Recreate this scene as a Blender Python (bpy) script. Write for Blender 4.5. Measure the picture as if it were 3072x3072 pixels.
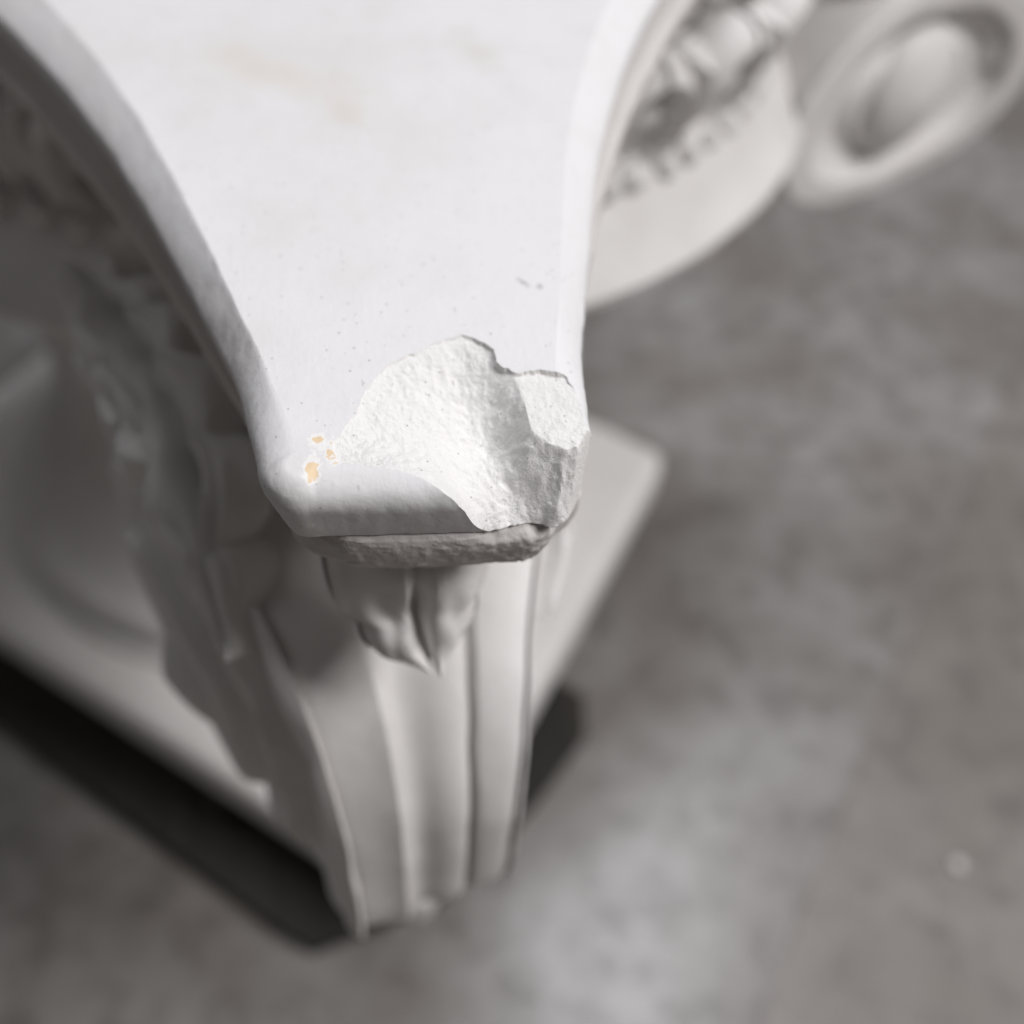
import bpy, bmesh, math, random
import numpy as np
from mathutils import Vector, Matrix, Euler

R = math.radians
sc = bpy.context.scene
for o in list(bpy.data.objects):
    bpy.data.objects.remove(o)

# ------------------------------------------------------------------ camera
CAM_H = 1.28                       # eye height above the floor (m)
SENS, FPX = 36.0, 3000.0           # focal length in 3072-px units
cam_d = bpy.data.cameras.new('camera')
cam = bpy.data.objects.new('camera', cam_d)
sc.collection.objects.link(cam)
cam_d.sensor_width = SENS
cam_d.sensor_fit = 'HORIZONTAL'
cam_d.lens = FPX / 3072.0 * SENS
cam_d.clip_start = 0.01
cam_d.clip_end = 200.0
nad = Vector((-206.0, 2600.0, FPX)).normalized()        # straight down, in camera axes (right, down, forward)
fwd = Vector((0, 0, 1.0))
yy = (fwd - fwd.dot(nad) * nad).normalized()
zz = -nad
xx = yy.cross(zz)
# world = rows xx,yy,zz dotted with a camera vector; blender camera axes: right, up, backward
M = Matrix(((xx[0], -xx[1], -xx[2]), (yy[0], -yy[1], -yy[2]), (zz[0], -zz[1], -zz[2])))
cam.matrix_world = Matrix.Translation((0, 0, CAM_H)) @ M.to_4x4()
cam_d.dof.use_dof = True
cam_d.dof.focus_distance = 0.325
cam_d.dof.aperture_fstop = 3.3
cam_d.dof.aperture_blades = 0
sc.camera = cam

# ------------------------------------------------------------------ light (a room with a large skylight)
w = bpy.data.worlds.new('World')
sc.world = w
w.use_nodes = True
bg = w.node_tree.nodes['Background']
bg.inputs['Color'].default_value = (1.0, 0.92, 0.895, 1)
bg.inputs['Strength'].default_value = 0.046

def area(name, loc, target, sx, sy, power, col):
    l = bpy.data.lights.new(name, 'AREA')
    l.shape = 'RECTANGLE'; l.size = sx; l.size_y = sy; l.energy = power; l.color = col
    o = bpy.data.objects.new(name, l)
    sc.collection.objects.link(o)
    o.location = loc
    o.rotation_euler = (Vector(target) - Vector(loc)).to_track_quat('-Z', 'Y').to_euler()
    return o
area('skylight', (0.75, 3.1, 7.2), (0.1, 0.6, 0.6), 2.6, 2.4, 222.0, (0.945, 0.955, 1.0))
area('tall_window', (3.6, -0.50, 5.3), (0.0, 0.5, 0.7), 2.2, 2.0, 280.0, (1.0, 0.974, 0.972))
area('left_window', (-4.2, 0.9, 4.3), (-0.1, 0.6, 0.6), 1.6, 1.6, 16.0, (0.99, 0.975, 0.97))

sc.view_settings.view_transform = 'Standard'
sc.view_settings.look = 'None'
sc.view_settings.exposure = 0.0
sc.view_settings.gamma = 1.0
sc.cycles.use_denoising = True
sc.cycles.max_bounces = 6

# ------------------------------------------------------------------ noise
def hash3(ix, iy, iz, seed=0):
    n = (ix.astype(np.int64) * 374761393 + iy.astype(np.int64) * 668265263 + iz.astype(np.int64) * 2147483647 + seed * 974711) & 0xffffffff
    n = ((n ^ (n >> 13)) * 1274126177) & 0xffffffff
    n = ((n ^ (n >> 16)) * 2246822519) & 0xffffffff
    n = n ^ (n >> 15)
    return (n & 0xffffff) / float(0xffffff) * 2 - 1
def vnoise(x, y, z, seed=0):
    x, y, z = np.broadcast_arrays(np.asarray(x, float), np.asarray(y, float), np.asarray(z, float))
    ix, iy, iz = np.floor(x), np.floor(y), np.floor(z)
    fx, fy, fz = x - ix, y - iy, z - iz
    ux, uy, uz = [t * t * t * (t * (t * 6 - 15) + 10) for t in (fx, fy, fz)]
    r = 0
    for dx in (0, 1):
        for dy in (0, 1):
            for dz in (0, 1):
                wgt = (ux if dx else 1 - ux) * (uy if dy else 1 - uy) * (uz if dz else 1 - uz)
                r = r + wgt * hash3(ix + dx, iy + dy, iz + dz, seed)
    return r
def fbm(x, y, z, oct=4, seed=0, gain=0.5):
    r, a = 0, 1.0
    for k in range(oct):
        r = r + a * vnoise(np.asarray(x) * 2 ** k, np.asarray(y) * 2 ** k, np.asarray(z) * 2 ** k, seed + k)
        a *= gain
    return r
def sstep(a, b, x):
    t = np.clip((np.asarray(x, float) - a) / (b - a), 0, 1)
    return t * t * (3 - 2 * t)

def poly_sd(x, y, poly):
    d = np.full(x.shape, 1e9); ins = np.zeros(x.shape, bool)
    n = len(poly)
    for i in range(n):
        ax, ay = poly[i]; bx, by = poly[(i + 1) % n]
        ex, ey = bx - ax, by - ay
        t = np.clip(((x - ax) * ex + (y - ay) * ey) / (ex * ex + ey * ey), 0, 1)
        d = np.minimum(d, np.hypot(x - ax - t * ex, y - ay - t * ey))
        c = ((ay > y) != (by > y)) & (x < (bx - ax) * (y - ay) / (by - ay + 1e-12) + ax)
        ins ^= c
    return np.where(ins, d, -d)

# ------------------------------------------------------------------ materials
def nodes(name):
    m = bpy.data.materials.new(name)
    m.use_nodes = True
    nt = m.node_tree
    return m, nt, nt.nodes['Principled BSDF']
def N(nt, kind, **kw):
    n = nt.nodes.new(kind)
    for k, v in kw.items():
        if k.startswith('i_'):
            n.inputs[k[2:].replace('_', ' ')].default_value = v
        else:
            setattr(n, k, v)
    return n
def L(nt, a, b):
    nt.links.new(a, b)
def ramp(nt, src, p0, c0, p1, c1, interp='LINEAR'):
    r = nt.nodes.new('ShaderNodeValToRGB')
    r.color_ramp.interpolation = interp
    e = r.color_ramp.elements
    e[0].position, e[0].color = p0, c0
    e[1].position, e[1].color = p1, c1
    L(nt, src, r.inputs['Fac'])
    return r
def g(v, a=1):
    return (v, v, v, a)
def mixc(nt, fac, a, b, mode='MIX'):
    n = nt.nodes.new('ShaderNodeMix')
    n.data_type = 'RGBA'; n.blend_type = mode
    for s, v in ((n.inputs[0], fac), (n.inputs[6], a), (n.inputs[7], b)):
        if hasattr(v, 'is_output'):
            L(nt, v, s)
        else:
            s.default_value = v
    return n.outputs[2]
def math_n(nt, op, a, b=None):
    n = nt.nodes.new('ShaderNodeMath'); n.operation = op
    for s, v in ((n.inputs[0], a), (n.inputs[1], b)):
        if v is None: continue
        if hasattr(v, 'is_output'): L(nt, v, s)
        else: s.default_value = v
    return n.outputs[0]

# coordinates of the object's own frame, in metres
def plaster(name, base=(0.75, 0.747, 0.753), grime=(0.60, 0.575, 0.55), rough=0.55, bump=1.0, stains=()):
    m, nt, b = nodes(name)
    tc = N(nt, 'ShaderNodeTexCoord')
    P = tc.outputs['Object']
    n1 = N(nt, 'ShaderNodeTexNoise', i_Scale=9.0, i_Detail=6.0, i_Roughness=0.6); L(nt, P, n1.inputs['Vector'])
    n2 = N(nt, 'ShaderNodeTexNoise', i_Scale=45.0, i_Detail=5.0, i_Roughness=0.65); L(nt, P, n2.inputs['Vector'])
    n3 = N(nt, 'ShaderNodeTexNoise', i_Scale=420.0, i_Detail=4.0, i_Roughness=0.6); L(nt, P, n3.inputs['Vector'])
    c = mixc(nt, ramp(nt, n1.outputs['Fac'], 0.48, g(0), 0.80, g(0.50)).outputs['Color'], base + (1,), grime + (1,))
    c = mixc(nt, ramp(nt, n2.outputs['Fac'], 0.52, g(0), 0.85, g(0.22)).outputs['Color'], c, grime + (1,))
    # dirt-filled pinholes and short nicks: sparse cells of Voronoi patterns
    nm = N(nt, 'ShaderNodeTexNoise', i_Scale=38.0, i_Detail=3.0); L(nt, P, nm.inputs['Vector'])
    def specks(scale, mapping, rad, thr):
        src = P
        if mapping:
            mp = N(nt, 'ShaderNodeMapping'); mp.inputs['Scale'].default_value = mapping[0]; mp.inputs['Rotation'].default_value = mapping[1]
            L(nt, P, mp.inputs['Vector']); src = mp.outputs[0]
        vo = N(nt, 'ShaderNodeTexVoronoi', i_Scale=scale, i_Randomness=1.0); L(nt, src, vo.inputs['Vector'])
        rnd = N(nt, 'ShaderNodeSeparateColor'); L(nt, vo.outputs['Color'], rnd.inputs[0])
        sz = math_n(nt, 'MULTIPLY', rnd.outputs[1], rad)
        hole = math_n(nt, 'LESS_THAN', vo.outputs['Distance'], sz)
        pick = math_n(nt, 'GREATER_THAN', math_n(nt, 'ADD', rnd.outputs[0], math_n(nt, 'MULTIPLY', nm.outputs['Fac'], 0.7)), thr)
        return math_n(nt, 'MULTIPLY', hole, pick)
    pit = specks(430.0, None, 0.25, 1.12)
    nick = math_n(nt, 'MAXIMUM', specks(230.0, ((0.35, 2.2, 1.0), (0.2, 0.3, 0.7)), 0.16, 1.20), specks(260.0, ((2.4, 0.4, 1.0), (0.3, 0.1, 0.4)), 0.14, 1.24))
    c = mixc(nt, math_n(nt, 'MULTIPLY', pit, 0.42), c, (0.22, 0.20, 0.18, 1))
    c = mixc(nt, math_n(nt, 'MULTIPLY', nick, 0.35), c, (0.30, 0.28, 0.26, 1))
    pit = math_n(nt, 'MAXIMUM', pit, math_n(nt, 'MULTIPLY', nick, 0.8))
    # hair-line scratches
    mp = N(nt, 'ShaderNodeMapping'); mp.inputs['Scale'].default_value = (40, 420, 300); mp.inputs['Rotation'].default_value = (0, 0, 0.5)
    L(nt, P, mp.inputs['Vector'])
    ns = N(nt, 'ShaderNodeTexNoise', i_Scale=1.0, i_Detail=2.0, i_Distortion=0.6); L(nt, mp.outputs[0], ns.inputs['Vector'])
    for (cx, cy, rx, ry, rot, col, wob, edge) in stains:
        mp2 = N(nt, 'ShaderNodeMapping'); mp2.vector_type = 'TEXTURE'
        mp2.inputs['Location'].default_value = (cx, cy, 0)
        mp2.inputs['Rotation'].default_value = (0, 0, rot)
        mp2.inputs['Scale'].default_value = (rx, ry, 1)
        L(nt, P, mp2.inputs['Vector'])
        sx = N(nt, 'ShaderNodeSeparateXYZ'); L(nt, mp2.outputs[0], sx.inputs[0])
        cb = N(nt, 'ShaderNodeCombineXYZ'); L(nt, sx.outputs[0], cb.inputs[0]); L(nt, sx.outputs[1], cb.inputs[1])
        ln = N(nt, 'ShaderNodeVectorMath', operation='LENGTH'); L(nt, cb.outputs[0], ln.inputs[0])
        wn = N(nt, 'ShaderNodeTexNoise', i_Scale=wob, i_Detail=4.0, i_Roughness=0.6); L(nt, P, wn.inputs['Vector'])
        dd = math_n(nt, 'ADD', ln.outputs['Value'], math_n(nt, 'MULTIPLY', math_n(nt, 'SUBTRACT', wn.outputs['Fac'], 0.5), 3.4 if edge > 0 else 2.4))
        if edge > 0:      # flaked paint: white plaster rim around bare ochre shellac
            c = mixc(nt, ramp(nt, dd, 0.98, g(1), 1.25, g(0)).outputs['Color'], c, (0.82, 0.81, 0.80, 1))
            c = mixc(nt, ramp(nt, dd, 0.98 - edge, g(1), 1.10 - edge, g(0)).outputs['Color'], c, col + (1,))
        else:             # soft stain
            c = mixc(nt, ramp(nt, dd, 0.2, g(0.4), 1.1, g(0)).outputs['Color'], c, col + (1,))
    L(nt, c, b.inputs['Base Color'])
    b.inputs['Roughness'].default_value = rough
    b.inputs['Specular IOR Level'].default_value = 0.35
    h = math_n(nt, 'ADD', math_n(nt, 'MULTIPLY', n2.outputs['Fac'], 0.9), math_n(nt, 'MULTIPLY', n3.outputs['Fac'], 0.16))
    h = math_n(nt, 'ADD', h, math_n(nt, 'MULTIPLY', ns.outputs['Fac'], 0.10))
    h = math_n(nt, 'SUBTRACT', h, math_n(nt, 'MULTIPLY', pit, 0.5))
    bp = N(nt, 'ShaderNodeBump', i_Strength=0.55 * bump, i_Distance=0.0012)
    L(nt, h, bp.inputs['Height']); L(nt, bp.outputs[0], b.inputs['Normal'])
    return m

def raw_plaster(name):
    m, nt, b = nodes(name)
    tc = N(nt, 'ShaderNodeTexCoord'); P = tc.outputs['Object']
    n1 = N(nt, 'ShaderNodeTexNoise', i_Scale=120.0, i_Detail=6.0, i_Roughness=0.65); L(nt, P, n1.inputs['Vector'])
    n2 = N(nt, 'ShaderNodeTexNoise', i_Scale=650.0, i_Detail=5.0, i_Roughness=0.75); L(nt, P, n2.inputs['Vector'])
    vo = N(nt, 'ShaderNodeTexVoronoi', i_Scale=420.0); L(nt, P, vo.inputs['Vector'])
    rnd = N(nt, 'ShaderNodeSeparateColor'); L(nt, vo.outputs['Color'], rnd.inputs[0])
    pit = math_n(nt, 'MULTIPLY', math_n(nt, 'LESS_THAN', vo.outputs['Distance'], 0.17), math_n(nt, 'GREATER_THAN', rnd.outputs[0], 0.86))
    c = mixc(nt, ramp(nt, n1.outputs['Fac'], 0.45, g(0), 0.85, g(0.3)).outputs['Color'], (0.87, 0.862, 0.85, 1), (0.80, 0.785, 0.765, 1))
    c = mixc(nt, math_n(nt, 'MULTIPLY', pit, 0.55), c, (0.34, 0.32, 0.29, 1))
    L(nt, c, b.inputs['Base Color'])
    b.inputs['Roughness'].default_value = 0.9
    b.inputs['Specular IOR Level'].default_value = 0.15
    h = math_n(nt, 'ADD', n1.outputs['Fac'], math_n(nt, 'MULTIPLY', n2.outputs['Fac'], 0.9))
    h = math_n(nt, 'SUBTRACT', h, math_n(nt, 'MULTIPLY', pit, 0.45))
    bp = N(nt, 'ShaderNodeBump', i_Strength=0.8, i_Distance=0.0012)
    L(nt, h, bp.inputs['Height']); L(nt, bp.outputs[0], b.inputs['Normal'])
    return m

def concrete(name, base, dark, light):
    m, nt, b = nodes(name)
    tc = N(nt, 'ShaderNodeTexCoord'); P = tc.outputs['Object']
    n1 = N(nt, 'ShaderNodeTexNoise', i_Scale=3.2, i_Detail=7.0, i_Roughness=0.62); L(nt, P, n1.inputs['Vector'])
    n2 = N(nt, 'ShaderNodeTexNoise', i_Scale=16.0, i_Detail=6.0, i_Roughness=0.6); L(nt, P, n2.inputs['Vector'])
    n3 = N(nt, 'ShaderNodeTexNoise', i_Scale=140.0, i_Detail=4.0); L(nt, P, n3.inputs['Vector'])
    c = mixc(nt, ramp(nt, n1.outputs['Fac'], 0.42, g(0), 0.62, g(1)).outputs['Color'], base + (1,), light + (1,))
    c = mixc(nt, ramp(nt, n2.outputs['Fac'], 0.48, g(0), 0.70, g(0.8)).outputs['Color'], c, dark + (1,))
    c = mixc(nt, ramp(nt, n3.outputs['Fac'], 0.55, g(0), 0.8, g(0.35)).outputs['Color'], c, dark + (1,))
    L(nt, c, b.inputs['Base Color'])
    L(nt, ramp(nt, n2.outputs['Fac'], 0.3, g(0.20), 0.7, g(0.32)).outputs['Color'], b.inputs['Roughness'])
    b.inputs['Specular IOR Level'].default_value = 0.5
    bp = N(nt, 'ShaderNodeBump', i_Strength=0.25, i_Distance=0.002)
    L(nt, n3.outputs['Fac'], bp.inputs['Height']); L(nt, bp.outputs[0], b.inputs['Normal'])
    return m

def timber(name):
    m, nt, b = nodes(name)
    tc = N(nt, 'ShaderNodeTexCoord'); P = tc.outputs['Object']
    mp = N(nt, 'ShaderNodeMapping'); mp.inputs['Scale'].default_value = (3, 60, 60); L(nt, P, mp.inputs['Vector'])
    n1 = N(nt, 'ShaderNodeTexNoise', i_Scale=1.0, i_Detail=5.0); L(nt, mp.outputs[0], n1.inputs['Vector'])
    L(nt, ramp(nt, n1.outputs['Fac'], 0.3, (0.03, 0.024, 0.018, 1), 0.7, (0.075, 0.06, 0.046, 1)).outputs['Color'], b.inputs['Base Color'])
    b.inputs['Roughness'].default_value = 0.8
    return m

# ------------------------------------------------------------------ frames: a = cm inward from the horn tip, p = cm to the right, d = cm below the eye
AX = R(104.0)
D = 92.0                                             # horn tip to the capital's middle
TIP = Vector((-0.026, 0.212, 0))
CEN = TIP + Vector((math.cos(AX), math.sin(AX), 0)) * D * 0.01
TOPD = 23.0                                          # top of the abacus, cm below the eye
FLOORD = CAM_H * 100
BASE_Z = CAM_H - 1.18                                # underside of the plinth

root = bpy.data.objects.new('plaster_capital', None)
sc.collection.objects.link(root)
root.location = (CEN.x, CEN.y, BASE_Z)
root.rotation_euler = (0, 0, AX + math.pi)
root['label'] = 'white plaster column capital with a broken corner, raised off the concrete floor'
root['category'] = 'capital'

def loc(a, p, d):
    """(a, p, d) in cm -> local metres of the capital"""
    a, p, d = np.broadcast_arrays(np.asarray(a, float), np.asarray(p, float), np.asarray(d, float))
    return np.stack([(D - a), p, (FLOORD - d) - BASE_Z * 100], -1) * 0.01

def mesh_obj(name, verts, faces, mats, parent=root, smooth=True, angle=40, midx=None):
    me = bpy.data.meshes.new(name)
    me.from_pydata([tuple(v) for v in np.asarray(verts).reshape(-1, 3)], [], faces)
    bm = bmesh.new(); bm.from_mesh(me)
    bmesh.ops.recalc_face_normals(bm, faces=bm.faces)
    bm.to_mesh(me); bm.free()
    for m in (mats if isinstance(mats, (list, tuple)) else [mats]):
        me.materials.append(m)
    if smooth:
        me.shade_smooth()
        me.set_sharp_from_angle(angle=R(angle))
    o = bpy.data.objects.new(name, me)
    sc.collection.objects.link(o)
    o.parent = parent
    return o
def grid_faces(nu, nv, wrap_u=False, wrap_v=False, off=0):
    f = []
    for i in range(nu if wrap_u else nu - 1):
        i2 = (i + 1) % nu
        for j in range(nv if wrap_v else nv - 1):
            j2 = (j + 1) % nv
            f.append((off + i * nv + j, off + i2 * nv + j, off + i2 * nv + j2, off + i * nv + j2))
    return f
def rotz(v, ang):
    c, s = math.cos(ang), math.sin(ang)
    v = np.array(v, float); x, y = v[..., 0].copy(), v[..., 1].copy()
    v[..., 0] = c * x - s * y; v[..., 1] = s * x + c * y
    return v

OCHRE = (0.76, 0.60, 0.40)
def lp(a, p):
    return ((D - a) * 0.01, p * 0.01)
stains = [lp(0.85, -3.65) + (0.0032, 0.0056, 1.25, OCHRE, 210.0, 0.42),
          lp(1.5, -3.0) + (0.0050, 0.0040, 0.3, OCHRE, 230.0, 0.36),
          lp(2.05, -3.4) + (0.0032, 0.0026, 0.3, OCHRE, 260.0, 0.6),
          lp(27, -3.5) + (0.045, 0.022, 0.9, (0.66, 0.60, 0.52), 30.0, 0),
          lp(23, -0.8) + (0.020, 0.012, 0.2, (0.62, 0.56, 0.49), 50.0, 0),
          lp(9.5, 4.8) + (0.0042, 0.0018, 0.6, (0.10, 0.09, 0.08), 420.0, 0),
          lp(9.15, 5.35) + (0.0024, 0.0018, 0.2, (0.12, 0.10, 0.09), 420.0, 0),
          lp(29, 6) + (0.03, 0.014, 0.2, (0.60, 0.56, 0.52), 40.0, 0)]
M_TOP = plaster('painted_plaster_abacus', stains=stains)
M_PL = plaster('painted_plaster', base=(0.76, 0.75, 0.738), grime=(0.50, 0.475, 0.45))
M_PLINTH = plaster('clean_white_plaster', base=(0.86, 0.85, 0.84), grime=(0.72, 0.69, 0.66))
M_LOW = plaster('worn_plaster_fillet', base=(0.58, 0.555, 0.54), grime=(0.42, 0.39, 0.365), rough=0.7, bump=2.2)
M_RAW = raw_plaster('raw_broken_plaster')
M_CON = concrete('concrete', (0.21, 0.196, 0.184), (0.115, 0.104, 0.095), (0.31, 0.302, 0.296))
M_CON2 = concrete('concrete_browner', (0.205, 0.187, 0.172), (0.125, 0.112, 0.102), (0.26, 0.242, 0.226))
M_TIM = timber('dark_timber')

# ------------------------------------------------------------------ floor
def box_obj(name, x0, x1, y0, y1, z0, z1, mat, parent=None, bev=0.0):
    bm = bmesh.new()
    bmesh.ops.create_cube(bm, size=1)
    for v in bm.verts:
        v.co = ((x0 + x1) / 2 + v.co.x * (x1 - x0), (y0 + y1) / 2 + v.co.y * (y1 - y0), (z0 + z1) / 2 + v.co.z * (z1 - z0))
    if bev:
        bmesh.ops.bevel(bm, geom=list(bm.edges), offset=bev, segments=2, affect='EDGES')
    me = bpy.data.meshes.new(name); bm.to_mesh(me); bm.free()
    me.materials.append(mat)
    o = bpy.data.objects.new(name, me); sc.collection.objects.link(o)
    o.parent = parent
    return o
fl = box_obj('floor', -6, 6, -6, 6, -0.10, -0.03, M_CON2)
fl['kind'] = 'structure'
# two cast panels meeting at a shallow joint that crosses the picture
ja = R(62.7); jx, jy = 0.65, 0.944
def panel(side, mat):
    d = np.array([math.cos(ja), math.sin(ja)]); n = np.array([-d[1], d[0]]) * side
    c = np.array([jx, jy])
    q = [c - d * 5 + n * 0.0006, c + d * 5 + n * 0.0006, c + d * 5 + n * 5, c - d * 5 + n * 5]
    v = [(x, y, 0.0 if side > 0 else -0.0004) for x, y in q] + [(x, y, -0.029) for x, y in q]
    o = mesh_obj('floor_panel', v, [(0, 1, 2, 3), (7, 6, 5, 4), (0, 4, 5, 1), (1, 5, 6, 2), (2, 6, 7, 3), (3, 7, 4, 0)], mat, parent=fl, smooth=False)
    return o
panel(1, M_CON); panel(-1, M_CON2)

# ------------------------------------------------------------------ abacus outline (upper slab), near horn measured, all four horns
ctrl = np.array([(2.3, 5.25), (4.2, 5.6), (6.3, 6.0), (8.6, 6.75), (12.6, 8.0), (19, 10.1), (25.2, 12.5), (30.8, 15.0), (37, 18.2), (43.5, 22.0), (50, 26.4), (55, 30.4), (58.4, 33.6)])
def crom(pts, n):
    pts = np.vstack([2 * pts[0] - pts[1], pts, 2 * pts[-1] - pts[-2]])
    out = []
    for i in range(1, len(pts) - 2):
        p0, p1, p2, p3 = pts[i - 1:i + 3]
        for t in np.linspace(0, 1, n, endpoint=False):
            out.append(0.5 * ((2 * p1) + (-p0 + p2) * t + (2 * p0 - 5 * p1 + 4 * p2 - p3) * t * t + (-p0 + 3 * p1 - 3 * p2 + p3) * t ** 3))
    out.append(pts[-2])
    return np.array(out)
half = crom(ctrl, 24)
ctrl_r = ctrl.copy(); ctrl_r[:6, 1] += [0.50, 0.45, 0.45, 0.35, 0.25, 0.1]
half_r = crom(ctrl_r, 24)
ctrl_l = ctrl.copy(); ctrl_l[:3, 1] += [0.2, 0.15, 0.08]
half_l = crom(ctrl_l, 24)
def front_a(p):
    return -0.45 - 0.10 * p
def corner(p0, c, p1, n=14):
    t = np.linspace(0, 1, n)[:, None]
    return (1 - t) ** 2 * np.array(p0) + 2 * t * (1 - t) * np.array(c) + t * t * np.array(p1)
def horn_line(low=False):
    """left side middle -> round the tip -> right side middle, in (a, p) cm"""
    if not low:
        hl, hr, pl, pr = half_l, half_r, -3.9, 3.9
        c1 = [(2.3, -5.45), (-0.05, -5.40)]; c2 = [(-0.80, 5.70), (2.3, 5.75)]
    else:
        cl_, cr_ = ctrl.copy(), ctrl_r.copy()
        cl_[:6, 1] -= [0.95, 0.95, 0.90, 0.75, 0.50, 0.15]
        cr_[:6, 1] -= [0.40, 0.45, 0.5, 0.5, 0.40, 0.15]
        hl, hr, pl, pr = crom(cl_, 24), crom(cr_, 24), -2.2, 3.0
        hl, hr = hl[hl[:, 0] > 3.0], hr[hr[:, 0] > 3.0]
        c1 = [(3.0, -4.42), (-0.15, -4.35)]; c2 = [(-0.80, 5.32), (3.0, 5.46)]
    left = hl[::-1] * [1, -1]
    cl = corner(c1[0], c1[1], (front_a(pl), pl), 24)
    fr = np.stack([front_a(np.linspace(pl, pr, 30)), np.linspace(pl, pr, 30)], 1)
    cr = corner((front_a(pr), pr), c2[0], c2[1], 24)
    return np.vstack([left, cl[1:-1], fr, cr[1:-1], hr])
def resample(pts, spacing):
    seg = np.linalg.norm(np.diff(pts, axis=0), axis=1)
    s = np.concatenate([[0], np.cumsum(seg)])
    out, cur = [], 0.0
    while cur < s[-1]:
        q = np.array([np.interp(cur, s, pts[:, 0]), np.interp(cur, s, pts[:, 1])])
        out.append(q)
        cur += spacing(q[0])
    return np.array(out)
def full_outline(fine, low=False):
    hl = horn_line(low)
    pieces, ainfo = [], []
    for k in range(4):
        sp = (lambda a: 0.09 if a < 9 else (0.25 if a < 24 else 0.8)) if (k == 0 and fine) else (lambda a: 0.35 if a < 4 else 1.2)
        h = resample(hl, sp)[1:]
        l = np.stack([D - h[:, 0], h[:, 1]], 1)
        ang = k * math.pi / 2
        c, s = math.cos(ang), math.sin(ang)
        pieces.append(np.stack([c * l[:, 0] - s * l[:, 1], s * l[:, 0] + c * l[:, 1]], 1))
        ainfo.append(np.stack([h[:, 0], h[:, 1], np.full(len(h), k)], 1))
    P = np.vstack(pieces); A = np.vstack(ainfo)
    t = np.roll(P, -2, 0) - np.roll(P, 2, 0)
    t /= np.linalg.norm(t, axis=1)[:, None] + 1e-9
    nrm = np.stack([t[:, 1], -t[:, 0]], 1)           # outward for a counter-clockwise walk
    if np.mean((P * nrm).sum(1)) < 0:
        nrm = -nrm
    # local convex radius, so insets never fold over the tips' corners
    t2 = np.roll(P, -1, 0) - P
    a1 = np.arctan2(t2[:, 1], t2[:, 0])
    da = np.angle(np.exp(1j * (a1 - np.roll(a1, 1)))); ds = np.linalg.norm(t2, axis=1) + 1e-9
    kap = da / ds
    if np.sum(da) < 0: kap = -kap
    ker = np.ones(7) / 7
    kap = np.convolve(np.concatenate([kap[-3:], kap, kap[:3]]), ker, 'valid')
    rad = np.where(kap > 0.02, 1 / np.maximum(kap, 0.02), 50.0)
    ker = np.ones(9) / 9
    rad = np.minimum(rad, 6.0)
    rad = np.min([np.roll(rad, k) for k in range(-7, 8)], axis=0)
    rad = np.convolve(np.concatenate([rad[-4:], rad, rad[:4]]), ker, 'valid')
    lim = rad * 0.75
    for _ in range(3):
        lim = np.minimum(lim, np.convolve(np.concatenate([lim[-20:], lim, lim[:20]]), np.ones(41) / 41, 'valid'))
    return P, A, nrm, lim

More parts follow.
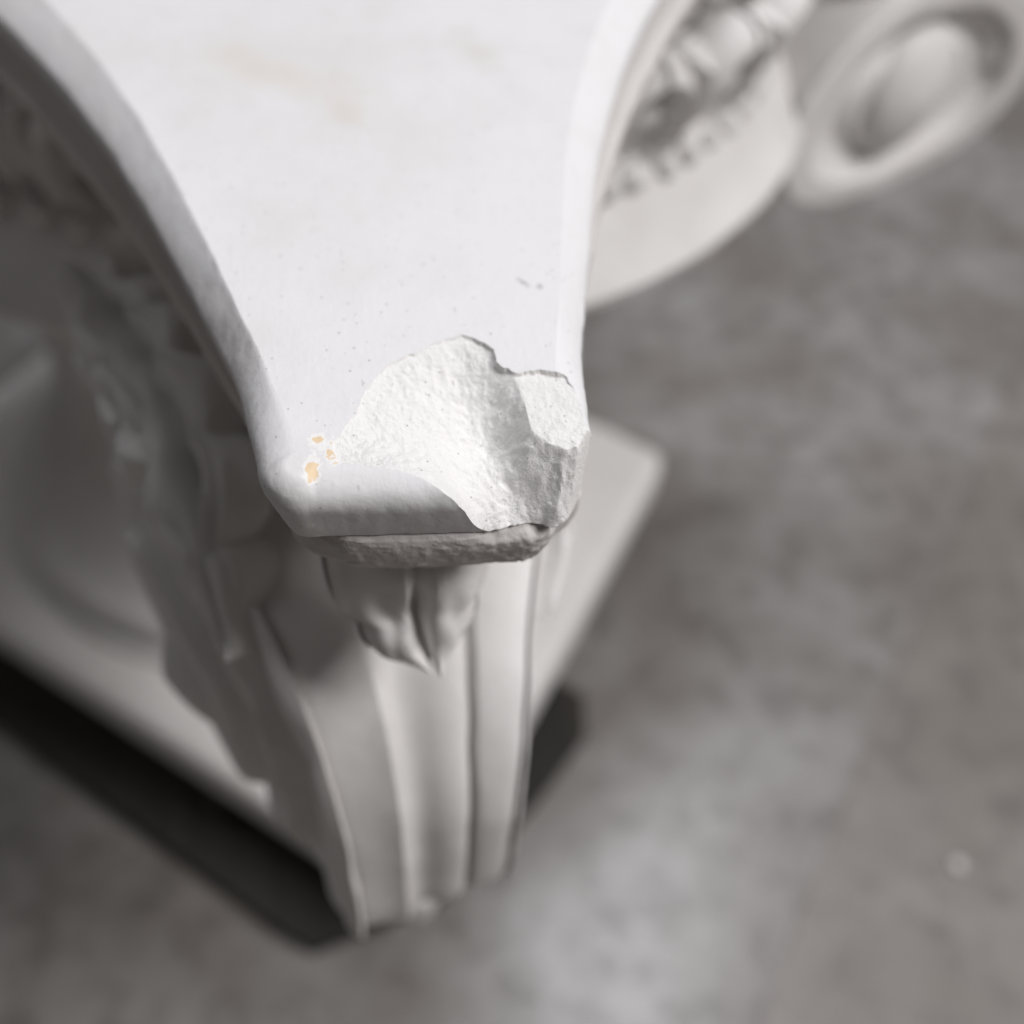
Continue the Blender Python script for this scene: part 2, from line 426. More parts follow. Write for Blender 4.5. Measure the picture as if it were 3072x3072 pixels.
def densify(prof, n):
    prof = np.array(prof); s = np.arange(len(prof)); t = np.linspace(0, len(prof) - 1, (len(prof) - 1) * n + 1)
    return [(float(np.interp(x, s, prof[:, 0])), float(np.interp(x, s, prof[:, 1]))) for x in t]
def loft_rings(P, A, nrm, rad, prof_side, prof_tip, shift=None, wear=0.02, seed=3, damage=None, bevel=None, squeeze=None, soft=(0.2, 2.6)):
    """stack of rings; profile points are (outward offset, depth under the abacus top) in cm"""
    a = A[:, 0]
    wt = 1 - sstep(*soft, a)
    wt = wt[:, None]
    rings = []
    top_o = max(-prof_side[0][0], -prof_tip[0][0]) if bevel is not None else None
    for (so, sd), (to, td) in zip(prof_side, prof_tip):
        o = so * (1 - wt[:, 0]) + to * wt[:, 0]
        d = sd * (1 - wt[:, 0]) + td * wt[:, 0]
        if bevel is not None and sd < 1.4:
            o = o * (wt[:, 0] + (1 - wt[:, 0]) * np.interp(a, bevel[0], bevel[1]))
        if shift is not None:
            o = o + shift[0](a) ; d = d + shift[1](a) * min(1.0, max(0.0, (sd - 2.5) / 1.5))
        if top_o is not None and sd < 1.4:
            o = o * np.minimum(1.0, rad / top_o)
        else:
            if squeeze: o = np.where(o < 0, o * np.minimum(1.0, rad / squeeze), o)
            o = np.where(o < 0, -np.minimum(-o, rad), o)
        if damage is not None:
            o = o + damage(A, d)
        q = P + nrm * o[:, None]
        z = (FLOORD - TOPD - d) - BASE_Z * 100
        nz = fbm(q[:, 0] * 0.35, q[:, 1] * 0.35, z * 0.35, 3, seed) * wear * 1.6 + fbm(q[:, 0] * 2.1, q[:, 1] * 2.1, z * 2.1, 3, seed + 9) * wear * 0.7
        edge = 1.0 if 0.05 < max(sd, td) else 0.8
        q = q + nrm * (nz * edge)[:, None]
        zz_ = z - np.abs(nz) * (0.25 if edge == 1.0 else 0.0)
        rings.append(np.column_stack([q, zz_]) * 0.01)
    n = len(P)
    V = np.vstack(rings)
    F = []
    for r in range(len(rings) - 1):
        for i in range(n):
            j = (i + 1) % n
            F.append((r * n + i, r * n + j, (r + 1) * n + j, (r + 1) * n + i))
    # caps: constrained Delaunay with extra points, denser over the near horn
    from mathutils.geometry import delaunay_2d_cdt
    for base in (0, len(rings) - 1):
        ring = rings[base]; zc = ring[:, 2]
        ex = []
        for st, a_lo, a_hi, pm in ((0.7, 0.0, 14.0, 9.0), (1.4, 14.0, 46.0, 26.0)):
            for a_ in np.arange(a_lo, a_hi, st):
                for p_ in np.arange(-pm, pm + .1, st):
                    ex.append(((D - a_) * 0.01, p_ * 0.01))
        for x_ in np.arange(-0.9, 0.46, 0.07):
            for y_ in np.arange(-0.9, 0.91, 0.07):
                ex.append((x_ + 0.003 * math.sin(y_ * 50), y_))
        ex = np.array(ex)
        inside = poly_sd(ex[:, 0], ex[:, 1], ring[:, :2]) > 0.0045
        ex = ex[inside]
        co = [Vector((x_, y_)) for x_, y_ in ring[:, :2]] + [Vector((x_, y_)) for x_, y_ in ex]
        vo_, _, fo_, ov_, _, _ = delaunay_2d_cdt(co, [], [list(range(n))], 1, 1e-7)
        idx = []
        for k_, src in enumerate(ov_):
            r0 = [q_ for q_ in src if q_ < n]
            if r0:
                idx.append(base * n + r0[0])
            else:
                idx.append(len(V)); V = np.vstack([V, [[vo_[k_].x, vo_[k_].y, float(zc.mean()) if base == 0 else float(zc.max())]]])
        for f_ in fo_:
            q_ = [idx[i] for i in f_]
            if len(set(q_)) == len(q_): F.append(tuple(q_))
    return V, F

OUT = full_outline(True)
side_u = [(-1.6, 0.0), (-1.52, 0.035), (-1.22, 0.24), (-0.90, 0.46), (-0.58, 0.70), (-0.28, 0.96), (-0.07, 1.18), (0.0, 1.38), (-0.10, 1.85), (-0.22, 2.45), (-0.36, 2.80), (-1.5, 2.98)]
tip_u = [(-1.3, 0.0), (-1.1, 0.012), (-0.86, 0.06), (-0.62, 0.15), (-0.38, 0.28), (-0.18, 0.46), (-0.05, 0.70), (0.0, 0.96), (-0.16, 1.6), (-0.42, 2.5), (-0.56, 2.86), (-1.0, 2.98)]
side_u, tip_u = densify(side_u, 2), densify(tip_u, 2)
V, F = loft_rings(*OUT, side_u, tip_u, wear=0.026, soft=(1.0, 9.0), bevel=([0, 5, 12, 20, 36, 60], [0.5, 0.52, 0.75, 0.95, 1.35, 1.5]))
abacus = mesh_obj('abacus', V, F, [M_TOP, M_RAW])

# lower member of the abacus: cavetto and fillet
side_l = [(-2.4, 2.90), (-1.15, 2.93), (-1.25, 3.15), (-1.05, 3.45), (-0.55, 3.72), (0.05, 3.90), (0.32, 4.02), (0.36, 4.2), (0.36, 4.9), (0.25, 5.2), (-0.2, 5.35), (-3.0, 5.42)]
tip_l = [(-1.7, 2.90), (-0.75, 2.93), (-0.54, 2.99), (-0.44, 3.14), (-0.42, 3.36), (-0.44, 3.62), (-0.50, 3.98), (-0.60, 4.40), (-0.72, 4.78), (-0.90, 5.14), (-1.15, 5.38), (-2.6, 5.46)]
def shift_o(a):
    return np.where(a < 0.9, 0.0, 1.0) * 0 + 0.35 * sstep(18, 36, a)
def shift_d(a):
    return -0.0 * a
def knocked(A, d):
    # the same blow bruised the front of the fillet below the break
    a, p = A[:, 0], A[:, 1]
    on = (A[:, 2] == 0) * (1 - sstep(1.0, 2.6, a))
    w_ = sstep(0.9, 2.6, p) * on * (1 - sstep(4.0, 4.9, p))
    edge_d = 3.45 + 0.10 * fbm(p * 1.5, 0.0, 0.0, 3, 6) + 0.05 * (p - 3)
    bev = -0.40 * w_ * (1 - sstep(-0.55, 0.0, d - edge_d))
    grain = (fbm(p * 3.0, d * 3.0, a, 4, 17, 0.6) * 0.035 - 0.02) * w_ + fbm(p * 3.5, d * 5, a, 3, 19, 0.6) * 0.022 * on
    cornerchip = -0.35 * on * sstep(4.3, 5.0, p) * (1 - sstep(3.6, 4.1, d))
    return bev + grain + cornerchip
V, F = loft_rings(*full_outline(True, True), densify(side_l, 4), densify(tip_l, 4), shift=(shift_o, shift_d), wear=0.045, seed=41, damage=knocked)
fillet = mesh_obj('abacus_fillet', V, F, [M_LOW, M_RAW], parent=abacus)

# ------------------------------------------------------------------ the break in the near horn
contour = [(1.0, -2.9), (1.5, -2.95), (2.0, -2.8), (2.7, -2.4), (3.4, -2.0), (4.1, -1.72), (4.9, -1.3), (5.45, -0.8), (5.7, -0.4), (6.0, 0.4), (6.3, 0.9), (6.6, 1.6), (6.75, 2.0), (6.5, 2.5), (6.1, 2.72), (5.6, 2.98), (4.95, 3.0), (4.75, 3.3), (4.4, 3.5), (4.5, 4.4), (4.3, 5.3), (3.7, 5.46), (2.8, 5.62), (2.0, 6.3),
           (1.3, 9.5), (-6, 9.5), (-6, 0.35), (-1.5, 0.3), (-0.45, 0.15), (0.0, -0.25), (0.3, -0.8), (0.58, -1.4), (0.7, -1.9), (0.88, -2.6)]
contour = np.array(contour, float)
def tps(cp, cv, X, Y):
    cp = np.array(cp, float); cv = np.array(cv, float)
    def U(r2): return np.where(r2 > 1e-12, r2 * np.log(r2 + 1e-12), 0)
    n = len(cp)
    K = U(((cp[:, None] - cp[None]) ** 2).sum(-1)) + np.eye(n) * 0.02
    Pm = np.column_stack([np.ones(n), cp])
    A = np.block([[K, Pm], [Pm.T, np.zeros((3, 3))]])
    s = np.linalg.solve(A, np.concatenate([cv, [0, 0, 0]]))
    r = s[n] + s[n + 1] * X + s[n + 2] * Y
    for i in range(n):
        r = r + s[i] * U((X - cp[i, 0]) ** 2 + (Y - cp[i, 1]) ** 2)
    return r
mc = [((1.0, -2.9), 0), ((2.7, -2.4), 0), ((4.1, -1.7), 0), ((5.5, -0.8), 0), ((6.3, 0.9), 0), ((6.75, 2.0), 0), ((6.1, 2.7), 0.12), ((5.0, 3.0), 0.2),
      ((0.88, -2.6), 0), ((0.58, -1.4), 0), ((0.0, -0.25), 0.12),
      ((-0.5, 0.5), 0.55), ((-0.6, 1.0), 1.3), ((-0.6, 1.5), 2.95), ((-0.1, 2.4), 3.0), ((0.4, 3.1), 2.6), ((0.0, 3.6), 3.0), ((0.6, 2.2), 2.2),
      ((3.4, 0.6), 0.85), ((1.8, 0.8), 1.2), ((0.6, 1.2), 1.65), ((4.8, 0.8), 0.55), ((5.6, 1.8), 0.45), ((2.2, -1.3), 0.36), ((3.6, -0.6), 0.42),
      ((2.6, 2.6), 1.55), ((0.9, 2.8), 2.1), ((4.0, 2.5), 1.0), ((1.4, 2.0), 1.75),
      ((3.8, 3.2), 0.42), ((2.2, 3.35), 0.55), ((1.3, 3.55), 0.85), ((3.5, 2.75), 0.95), ((2.2, 2.85), 1.35), ((1.1, 3.05), 1.7), ((3.7, 5.5), -1.0), ((2.0, 5.5), -0.9), ((0.6, 5.5), 0.0)]
ga = np.arange(-3.2, 8.0, 0.055); gp = np.arange(-4.2, 8.2, 0.055)
GA, GP = np.meshgrid(ga, gp, indexing='ij')
wob = fbm(GA * 1.7, GP * 1.7, 0.0, 4, 5) * 0.06 + fbm(GA * 6, GP * 6, 3.0, 3, 8) * 0.025
sd = poly_sd(GA + wob, GP + wob[::-1, :], contour)
main = tps([c for c, v in mc], [v for c, v in mc], GA, GP)
right = 0.13 + 0.08 * (4.4 - GA) + 0.06 * (GP - 4.4)
d3 = 0.65 + 7.0 * ((GA - 1.4) * -0.555 + (GP - 5.3) * 0.832)
depth = np.maximum(np.maximum(main, 0.0), np.where(GP > 2.6, right, 0.0))
d4 = 0.85 + 2.0 * (0.55 - GA) + 0.45 * (GP - 3.6)
depth = np.maximum(depth, np.where(GA < 2.2, d3, 0))
depth = np.maximum(depth, np.where(GP > 3.0, d4 - 3.0 * (1 - sstep(3.0, 3.5, GP)), 0))
rough = fbm(GA * 0.9, GP * 0.9, 7.0, 2, 21) * 0.05 + fbm(GA * 5.0, GP * 5.0, 1.0, 4, 33, 0.65) * 0.030
steps = np.abs(fbm(GA * 1.3 + 4, GP * 2.2, 0.5, 2, 77)) * 0.05
rough = rough + fbm(GA * 2.4, GP * 2.4, 9.0, 4, 61, 0.6) * 0.085 * sstep(2.0, 3.0, GP) * (1 - sstep(1.2, 2.6, GA))
rough_w = np.where(depth > right + 0.02, 1.0, 0.45)
depth = depth + (rough + steps - 0.03) * rough_w * sstep(0, 0.5, sd)
depth = np.where(sd > 0, np.minimum(sd * 1.6, 0.05) + np.maximum(depth, 0.0), sd * 1.6)
depth = np.clip(depth, -0.8, 3.6)
def cutter(depth_grid, GA, GP, top=-1.5, base=TOPD):
    nu, nv = GA.shape
    bot = loc(GA, GP, base + depth_grid).reshape(-1, 3)
    tp = loc(GA, GP, np.full(GA.shape, base + top)).reshape(-1, 3)
    F = [tuple(reversed(f)) for f in grid_faces(nu, nv)]
    n = nu * nv
    # upper cap as one ngon round the border, walls between
    border = [i * nv for i in range(nu)] + [(nu - 1) * nv + j for j in range(1, nv)] + [i * nv + nv - 1 for i in range(nu - 2, -1, -1)] + [j for j in range(nv - 2, 0, -1)]
    up = {b: n + k for k, b in enumerate(border)}
    V = np.vstack([bot, tp[border]])
    for k, b in enumerate(border):
        c = border[(k + 1) % len(border)]
        F.append((b, c, up[c], up[b]))
    F.append(tuple(n + k for k in range(len(border))))
    return V, F
def cut(obj, V, F):
    me = bpy.data.meshes.new('cut')
    me.from_pydata([tuple(v) for v in V], [], F)
    bm = bmesh.new(); bm.from_mesh(me)
    bmesh.ops.recalc_face_normals(bm, faces=bm.faces)
    bm.to_mesh(me); bm.free()
    me.materials.append(obj.data.materials[0]); me.materials.append(M_RAW)
    me.polygons.foreach_set('material_index', np.ones(len(me.polygons), np.int32))
    c = bpy.data.objects.new('cut', me)
    sc.collection.objects.link(c)
    c.matrix_world = Matrix.Translation(root.location) @ root.rotation_euler.to_matrix().to_4x4()
    bpy.context.view_layer.update()
    md = obj.modifiers.new('break', 'BOOLEAN')
    md.operation = 'DIFFERENCE'; md.object = c
    md.solver = 'MANIFOLD'
    try: md.material_mode = 'INDEX'
    except Exception: pass
    dg = bpy.context.evaluated_depsgraph_get()
    me2 = bpy.data.meshes.new_from_object(obj.evaluated_get(dg))
    n0 = len(obj.data.polygons)
    obj.modifiers.clear()
    old = obj.data
    if len(me2.polygons) > 50:
        obj.data = me2
        bpy.data.meshes.remove(old)
    me2.name = obj.name
    bpy.data.objects.remove(c)
    bm = bmesh.new(); bm.from_mesh(obj.data)
    bmesh.ops.triangulate(bm, faces=[f for f in bm.faces if len(f.verts) > 4])
    bm.to_mesh(obj.data); bm.free()
    obj.data.shade_smooth(); obj.data.set_sharp_from_angle(angle=R(38))
    for p in obj.data.polygons:                       # the flat bed of the slab
        if p.normal.z > 0.9998 and p.material_index == 0:
            p.use_smooth = False
    print('cut', obj.name, len(me2.polygons), n0, '->', len(obj.data.polygons), [m.name for m in obj.data.materials], np.bincount(np.array([p.material_index for p in obj.data.polygons])))
V, F = cutter(depth, GA, GP)
cut(abacus, V, F)

# ------------------------------------------------------------------ revolved body: echinus and necking
def revolve(name, prof, mat, parent=root, seg=160, wear=0.12, seed=1, cen=(D, 0)):
    th = np.linspace(0, 2 * math.pi, seg, endpoint=False)
    V = []
    for r, d in prof:
        x, y = r * np.cos(th), r * np.sin(th)
        nz = fbm(x * 0.2, y * 0.2, d * 0.2, 3, seed) * wear
        V.append(np.stack([(r + nz) * np.cos(th) + D - cen[0], (r + nz) * np.sin(th) + cen[1], np.full(seg, FLOORD - d - BASE_Z * 100)], 1) * 0.01)
    n = len(prof)
    F = grid_faces(n, seg, wrap_v=True)
    F.append(tuple(range(seg))); F.append(tuple(reversed(range((n - 1) * seg, n * seg))))
    return mesh_obj(name, np.vstack(V), F, mat, parent=parent)
echinus = revolve('echinus', [(38, 27.5), (40, 30), (41, 33), (42.5, 37), (44, 40), (45.5, 42), (47, 44), (49, 46.4), (50.8, 48.4), (52.2, 49.6), (52.8, 50.4), (52.5, 51.4), (51, 52.2), (47, 53), (44.5, 54), (43.8, 56)], M_PL)
neck = revolve('necking', [(33, 50), (28, 57), (25.5, 66), (25, 76), (25.5, 86), (27.5, 94), (31, 100), (33.5, 103.4), (35, 104.0), (36.3, 104.8), (36.8, 106.0), (36.4, 107.2), (35.8, 107.7), (37.2, 108.2), (38.2, 109.0), (38.2, 110.5)], M_PL, seed=5, cen=(87, -12))

# egg-and-dart on the echinus
def egg_mesh():
    nu, nv = 18, 14
    V = []
    for i in range(nu):
        t = math.pi * i / (nu - 1)
        for j in range(nv):
            f = 2 * math.pi * j / nv
            rr = math.sin(t) * (1 + 0.22 * math.cos(t)) * (0.86 + 0.10 * math.sin(5 * f) + 0.08 * math.sin(7 * t))
            V.append((rr * math.cos(f) * 0.024, rr * math.sin(f) * 0.026, math.cos(t) * 0.042))
    return np.array(V), grid_faces(nu, nv, wrap_v=True)
def shell_mesh():
    # raised rim hugging the egg: a tube following a U
    V, n = [], 26
    for i in range(n):
        t = math.pi * (0.02 + 1.96 * i / (n - 1)) + math.pi / 2
        cx, cz = 0.043 * math.cos(t), 0.055 * math.sin(t)
        nx, nz = math.cos(t), math.sin(t)
        for j in range(8):
            f = 2 * math.pi * j / 8
            rr = 0.0085 * (1 + 0.25 * math.sin(5 * t))
            V.append((0.018 * math.sin(f) + 0.006, cx + nx * rr * math.cos(f), cz + nz * rr * math.cos(f)))
    F = grid_faces(n, 8, wrap_v=True)
    F.append(tuple(range(8))); F.append(tuple(range((n - 1) * 8, n * 8)))
    return np.array(V), F
def dart_mesh():
    V = [(0.018, 0, 0.05), (-0.01, -0.012, 0.05), (-0.01, 0.012, 0.05), (0.022, 0, -0.01), (-0.01, -0.017, -0.012), (-0.01, 0.017, -0.012), (0.008, 0, -0.06)]
    F = [(0, 1, 2), (0, 3, 4, 1), (0, 2, 5, 3), (1, 4, 5, 2), (3, 6, 4), (3, 5, 6), (4, 6, 5)]
    return np.array(V), F
def shared(name, vf, smooth=True):
    o = mesh_obj(name, vf[0], vf[1], M_PL, parent=echinus, smooth=smooth, angle=50)
    return o
NEGG = 30
protos = [shared('egg', egg_mesh()), shared('egg_shell', shell_mesh()), shared('dart', dart_mesh(), False)]
rng = random.Random(4)
for k in range(NEGG):
    for q, pr in enumerate(protos):
        o = pr if k == 0 else pr.copy()
        if k: sc.collection.objects.link(o)
        ang = 2 * math.pi * (k + (0.5 if q == 2 else 0.0) + 0.3) / NEGG
        r = 0.462 if q != 2 else 0.470
        o.parent = echinus
        o.location = (r * math.cos(ang), r * math.sin(ang), (FLOORD - 39.0 - rng.uniform(-0.2, 0.2)) * 0.01 - BASE_Z)
        o.rotation_euler = Euler((rng.uniform(-.06, .06), 0.42, ang), 'XYZ')
        o.scale = (1.2, 1.12, 1.15)
# bead row under the eggs
bm = bmesh.new(); bmesh.ops.create_uvsphere(bm, u_segments=12, v_segments=8, radius=0.0125)
me = bpy.data.meshes.new('bead'); bm.to_mesh(me); bm.free(); me.materials.append(M_PL); me.shade_smooth()
for k in range(84):
    o = bpy.data.objects.new('bead', me); sc.collection.objects.link(o); o.parent = echinus
    ang = 2 * math.pi * (k + rng.uniform(-.12, .12)) / 84
    o.location = (0.474 * math.cos(ang), 0.474 * math.sin(ang), (FLOORD - 44.3 - rng.uniform(-0.25, 0.25)) * 0.01 - BASE_Z)
    o.scale = (rng.uniform(.8, 1.1), rng.uniform(.9, 1.3), rng.uniform(.8, 1.15)); o.rotation_euler = (0, 0.6, ang)
# small upper row tucked against the abacus
for k in range(60):
    o = protos[0].copy(); sc.collection.objects.link(o); o.parent = echinus
    ang = 2 * math.pi * (k + 0.1) / 60
    o.location = (0.440 * math.cos(ang), 0.440 * math.sin(ang), (FLOORD - 33.5) * 0.01 - BASE_Z)
    o.scale = (0.8, 0.75, 0.7); o.rotation_euler = (rng.uniform(-.2, .2), 0.3, ang)

# ------------------------------------------------------------------ corner volutes
wa = np.array([-6, 0, 2.3, 4.2, 6.3, 8.6, 12.6, 19, 25.2, 30.8, 37, 43.5, 50])
wp = np.array([4.0, 4.3, 4.7, 5.1, 5.6, 6.3, 7.6, 9.7, 12.1, 14.6, 17.8, 21.6, 26])
def wfun(a): return np.interp(a, wa, wp)
bu = np.array([-1.0, -0.97, -0.90, -0.75, -0.55, -0.46, -0.41, -0.37, -0.30, -0.20, -0.10, 0.0, 0.12, 0.25, 0.34, 0.39, 0.42, 0.45, 0.48, 0.52, 0.60, 0.80, 0.92, 0.98, 1.0])
br = np.array([-0.9, -0.62, -0.52, -0.42, -0.22, -0.04, 0.04, -0.10, -0.52, -0.70, -0.60, -0.36, -0.16, -0.10, -0.18, -0.34, -0.95, -1.15, -0.95, -0.22, -0.10, -0.12, -0.20, -0.40, -0.7])
def volute(name, a0, d0, ra, rup, rdn, tilt=0.0, ex=2.0, wl=0.0, conic=0.0, lean=0.0):
    """closed skin: left face from its eye to the rim, across the moulded edge, right rim to right eye"""
    nt = 160
    th = np.linspace(0, 2 * math.pi, nt, endpoint=False)
    rr = np.concatenate([np.linspace(0.0, 0.97, 46), [0.985, 0.995]])
    V = []
    def pos(r, t, radial=0.0):
        c, s = np.cos(t), np.sin(t)
        q = (np.abs(c) ** ex + np.abs(s) ** ex) ** (-1 / ex)
        A = a0 - ra * r * q * c * (1 + radial)
        Dp = d0 + np.where(s > 0, rdn, rup) * r * q * s * (1 + radial)
        return A - lean * (Dp - d0), Dp + tilt * (a0 - A)
    def relief(r, t, side):
        rim = sstep(0.74, 0.78, r) * (1 - 0.6 * sstep(0.96, 1.0, r))
        if conic and side > 0:
            return 0.3 * rim
        if conic:
            # stepped scroll: each inner turn stands further out, with a sunk line between
            ph = r + 0.05 * np.sin(t + 0.6)
            h = 0.6 * rim
            h = h + conic * 0.40 * (1 - sstep(0.66, 0.71, ph)) + conic * 0.35 * (1 - sstep(0.42, 0.48, ph))
            h = h + 0.45 * np.abs(np.sin((a0 - ra * r * np.cos(t)) * 0.95)) * sstep(0.45, 0.6, r) * (1 - sstep(0.93, 1.0, r))
            h = h - 0.9 * np.exp(-((ph - 0.76) / 0.045) ** 2) - 0.6 * np.exp(-((ph - 0.50) / 0.035) ** 2)
            return h
        turn = (t / (2 * math.pi)) % 1.0
        rin = 0.76 - 0.08 * turn
        h = 1.2 * rim - 1.4 * np.sin(np.clip((r - 0.42) / (rin - 0.42), 0, 1) * math.pi) - 0.3 * (r < 0.42)
        return h
    rows = []
    for r in rr:                                           # left face
        A, Dp = pos(r, th)
        h = relief(r, th, -1)
        rows.append((A, -(wfun(A) + wl * np.clip(A / 12, 0, 2) + h), Dp))
    Am, Dm = pos(1.0, th)
    for u, b in zip(bu, br):
        A, Dp = pos(1.0, th, b / 15.0)
        wl_ = wfun(A) + wl * np.clip(A / 12, 0, 2)
        pp = np.where(u < 0, u * wl_, u * wfun(A))
        rows.append((A, pp, Dp))
    for r in rr[::-1]:
        A, Dp = pos(r, th)
        h = relief(r, th, 1)
        rows.append((A, wfun(A) + h, Dp))
    if lean:
        rows = [(A + 0.26 * (Pp + 4.3) * np.clip((Dp - 50) / 12, 0, 1) * (1 - np.clip(A / 10, 0, 1)), Pp, Dp) for A, Pp, Dp in rows]
    V = np.stack([loc(A, Pp, Dp) for A, Pp, Dp in rows], 0)
    nr = len(rows)
    nz = fbm(V[..., 0] * 20, V[..., 1] * 20, V[..., 2] * 20, 3, 13)[..., None] * 0.0009
    V = V + nz
    F = grid_faces(nr, nt, wrap_v=True)
    return V.reshape(-1, 3), F
def eye_cap(a0, d0, r, side, wl, flat=1.0, bulge=2.6, extra=0.0):
    V, nu, nv = [], 10, 32
    w0 = wfun(a0) + (wl * min(a0 / 12, 2) if side < 0 else 0) + extra
    slope = (wfun(a0 + 2) - wfun(a0 - 2)) / 4
    for i in range(nu):
        e = i / (nu - 1)
        for j in range(nv):
            f = 2 * math.pi * j / nv
            ca, cd = flat * r * e * math.cos(f), r * e * math.sin(f)
            hgt = bulge * math.sqrt(max(0, 1 - e * e)) - 0.9 * e
            V.append((a0 + ca, side * (w0 + slope * ca + hgt), d0 + cd))
    V = np.array(V)
    F = grid_faces(nu, nv, wrap_v=True)
    F.append(tuple(range((nu - 1) * nv, nu * nv)))
    return loc(V[:, 0], V[:, 1], V[:, 2]), F
# near horn's volute: longer drop at the front; the other three alike
specs = [dict(a0=12.6, d0=51.5, ra=13.4, rup=14.0, rdn=12.2, tilt=0.26, ex=3.2, wl=1.7, conic=4.6, lean=0.10)] + [dict(a0=27.0, d0=52.5, ra=19.5, rup=12.5, rdn=12.0, tilt=0.0, ex=2.1, wl=0.0, conic=0.0)] * 3
for k, s in enumerate(specs):
    V, F = volute('volute', **s)
    vo = mesh_obj('volute', rotz(V, k * math.pi / 2), F, M_PL)
    for side in ((-1,) if k == 0 else (-1, 1)):
        V, F = eye_cap(s['a0'], s['d0'], 3.6 if k == 0 else 7.6, side, s['wl'], extra=s['conic'] * 0.7, bulge=1.8 if k == 0 else 3.4, flat=1.0 if k == 0 else 0.92)
        mesh_obj('eye', rotz(V, k * math.pi / 2), F, M_PL, parent=vo)
    # stem that carries the horn
    n = 26; st = []
    for i in range(n):
        a = 11 + 41 * (i / (n - 1)) ** 1.3
        hw = 2.2 + 0.12 * a
        st.append([(a, -hw, 27.4), (a, hw, 27.4), (a, hw * 0.8, 38), (a, hw * 0.9, 47), (a, -hw * 0.9, 47), (a, -hw * 0.8, 38)])
    st = np.array(st).reshape(-1, 3)
    F = grid_faces(n, 6, wrap_v=True); F.append(tuple(range(6))); F.append(tuple(range((n - 1) * 6, n * 6)))
    mesh_obj('stem', rotz(loc(st[:, 0], st[:, 1], st[:, 2]), k * math.pi / 2), F, M_PL)

# ------------------------------------------------------------------ leaves
def leaf(path, normals, width, lobes, depth, fold=0.25, thick=0.5, seed=0, lump=0.0, skew=0.0, notch=0.35, rib=0.42, lfreq=2.2):
    """carved leaf along a path in (a,p,d) cm: lobed outline, sunk veins, closed body"""
    nu, nv = 56, 33
    t = np.linspace(0, 1, nu); u = np.linspace(-1, 1, nv)
    path = crom(np.array(path, float), 30); s = np.linspace(0, 1, len(path))
    C = np.stack([np.interp(t, s, path[:, k]) for k in range(3)], 1)
    T = np.gradient(C, axis=0); T /= np.linalg.norm(T, axis=1)[:, None]
    Nn = np.array(normals, float); Nn = Nn / np.linalg.norm(Nn)
    Nn = Nn - (T @ Nn)[:, None] * T; Nn /= np.linalg.norm(Nn, axis=1)[:, None]
    B = np.cross(T, Nn)
    prof = np.interp(t, [0, 0.25, 0.6, 0.85, 1], [0.55, 0.95, 1.0, 0.72, 0.20])
    W = width * prof * (1 - notch + notch * np.abs(np.sin(t * lobes * math.pi)) ** 0.6)
    V = []
    for sgn in (1, -1):
        for i in range(nu):
            x = u * W[i]
            rid = np.abs(np.sin((np.abs(u) * 2.2 - t[i] * lobes) * math.pi))
            hgt = depth * (1 - np.abs(u) ** 2.2) - fold * depth * np.exp(-((u - skew * (1 - 2 * t[i])) / 0.12) ** 2) + rib * depth * rid * np.abs(u) * (1 - np.abs(u) ** 6)
            hgt = hgt + lump * fbm(u * lfreq, t[i] * 2 * lfreq, 0.0, 3 if lfreq > 2 else 2, 70 + seed)
            if sgn < 0: hgt = -thick * (1 - np.abs(u) ** 6)
            V.append(C[i] + B[i] * x[:, None] + Nn[i] * hgt[:, None])
    V = np.array(V).reshape(-1, 3)
    n = nu * nv
    F = grid_faces(nu, nv) + [tuple(reversed(f)) for f in grid_faces(nu, nv, off=n)]
    bor = [i * nv for i in range(nu)] + [(nu - 1) * nv + j for j in range(1, nv)] + [i * nv + nv - 1 for i in range(nu - 2, -1, -1)] + [j for j in range(nv - 2, 0, -1)]
    for k, b_ in enumerate(bor):
        c_ = bor[(k + 1) % len(bor)]
        F.append((b_, b_ + n, c_ + n, c_))
    return loc(V[:, 0], V[:, 1], V[:, 2]), F
for k in range(4):
    rz_ = k * math.pi / 2
    # husk hanging under the horn
    V, F = leaf([(7.5, -0.8, 28.0), (4.6, -0.6, 31.5), (3.2, -0.3, 34.3), (2.6, 0.1, 36.4)], (-1, 0.15, 0.1), 3.5, 1.5, 1.9, fold=0.8, thick=3.0, lump=0.8, skew=-0.12, seed=4, rib=0.15, lfreq=1.3, notch=0.25)
    mesh_obj('husk_leaf', rotz(V, rz_), F, M_PL)
    # palmettes where the volutes leave the echinus
    for side in (-1, 1):
        q = 0.82 if (side < 0 and k == 0) else 0.55
        V, F = leaf([(37, side * 21.5 * q, 41), (28.5, side * 16.8 * q, 38.8), (20.5, side * 13.2 * q, 37.0), (14, side * 11.2 * q, 38.0), (8, side * 9.6 * q, 43.0)], (-0.1, side * 0.55, -0.8), 4.8, 6, 2.0, fold=0.8, thick=1.6, lump=0.7, notch=0.55, seed=k)
        mesh_obj('palmette_leaf', rotz(V, rz_), F, M_PL)

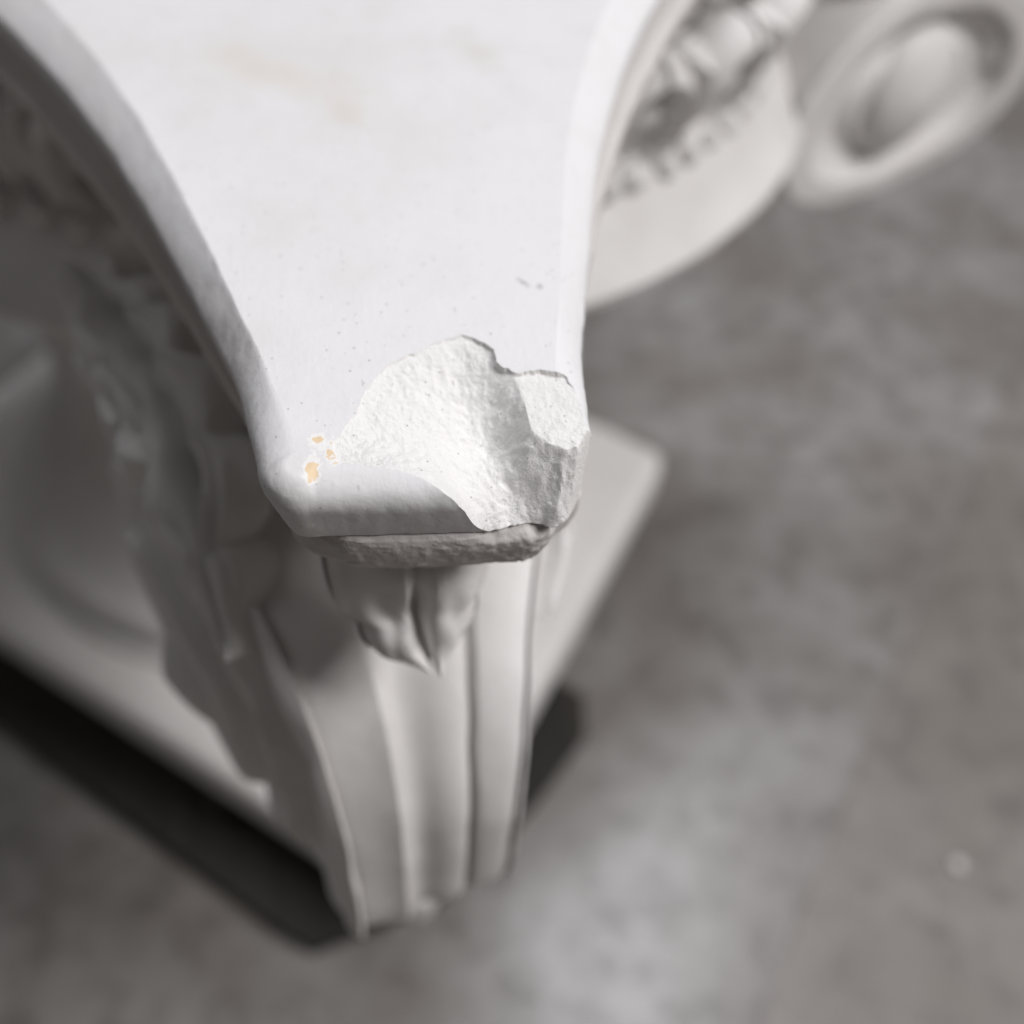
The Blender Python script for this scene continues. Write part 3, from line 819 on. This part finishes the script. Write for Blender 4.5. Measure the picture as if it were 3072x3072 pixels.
# ------------------------------------------------------------------ plinth
def plinth():
    q = np.array([(17.4, 0.4), (80.1, 46.5), (148.0, -26.0), (84.0, -74.0)])
    pts = []
    n = len(q)
    for i in range(n):
        a_, b_, c_ = q[i - 1], q[i], q[(i + 1) % n]
        u = (a_ - b_) / np.linalg.norm(a_ - b_); v = (c_ - b_) / np.linalg.norm(c_ - b_)
        pts += list(corner(b_ + u * 2.2, b_, b_ + v * 2.2, 8))
    pts = np.array(pts); cen = pts.mean(0)
    rings = []
    for ins, d in [(1.6, 110.0), (0.7, 110.3), (0.15, 111.0), (0.0, 112.0), (0.0, 116.6), (0.6, 118.0)]:
        r = pts + (cen - pts) / np.linalg.norm(cen - pts, axis=1)[:, None] * ins
        rings.append(loc(r[:, 0], r[:, 1], np.full(len(r), d)))
    V = np.vstack(rings); m = len(pts)
    F = grid_faces(len(rings), m, wrap_v=True)
    F.append(tuple(range(m))); F.append(tuple(reversed(range((len(rings) - 1) * m, len(rings) * m))))
    return mesh_obj('plinth', V, F, M_PLINTH)
plinth()

# ------------------------------------------------------------------ dark sheet for the floor shadow; timber blocks the plinth stands on
SHEET_T = 0.03
bq = np.array([(22.5, -15.6), (20.2, -12.6), (23.5, 3.0), (29.5, 12.0), (35.5, 18.8), (43.0, 26.5), (48.5, 27.5), (54.0, 22.0), (122.0, -38.0), (90.0, -88.0)])  # near-black sheet added to stand in for the plinth's shadow on the floor
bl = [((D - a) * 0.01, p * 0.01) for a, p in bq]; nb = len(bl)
M_SHADOW = timber('shadow_sheet_black')
for nd in M_SHADOW.node_tree.nodes:
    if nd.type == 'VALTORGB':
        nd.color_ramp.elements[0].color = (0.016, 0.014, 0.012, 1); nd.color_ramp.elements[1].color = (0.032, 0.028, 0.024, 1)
shadow_sh = mesh_obj('shadow_sheet', [(x, y, SHEET_T) for x, y in bl] + [(x, y, 0.0006) for x, y in bl],
               [tuple(range(nb)), tuple(reversed(range(nb, 2 * nb)))] + [(i, (i + 1) % nb, nb + (i + 1) % nb, nb + i) for i in range(nb)], M_SHADOW, parent=None, smooth=False)
shadow_sh.location = (CEN.x, CEN.y, 0); shadow_sh.rotation_euler = root.rotation_euler
shadow_sh['label'] = 'flat black sheet added on the floor to darken the shadow around the plinth'; shadow_sh['category'] = 'shadow sheet'
def block(a0, a1, p0, p1, label):
    o = box_obj('timber_block', D * 0.01 - a1 * 0.01, D * 0.01 - a0 * 0.01, p0 * 0.01, p1 * 0.01, SHEET_T + 0.0005, BASE_Z - 0.0005, M_TIM, bev=0.004)
    o.location = (CEN.x, CEN.y, 0); o.rotation_euler = root.rotation_euler
    o['label'] = label; o['category'] = 'timber block'; o['group'] = 'timber blocks under the capital'
    return o
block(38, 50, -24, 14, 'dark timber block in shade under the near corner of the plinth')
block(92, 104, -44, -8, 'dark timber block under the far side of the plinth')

# ------------------------------------------------------------------ crumb of plaster on the floor
bm = bmesh.new(); bmesh.ops.create_icosphere(bm, subdivisions=3, radius=0.0075)
for v in bm.verts:
    k = float(fbm(v.co.x * 120, v.co.y * 120, v.co.z * 120, 3, 91))
    v.co *= 1 + 0.35 * k
    v.co.z *= 0.55
me = bpy.data.meshes.new('plaster_crumb'); bm.to_mesh(me); bm.free(); me.materials.append(M_LOW); me.shade_smooth()
cr = bpy.data.objects.new('plaster_crumb', me); sc.collection.objects.link(cr)
cr.location = (0.626, 0.552, 0.004)
cr['label'] = 'small white plaster crumb lying on the concrete floor'; cr['category'] = 'crumb'
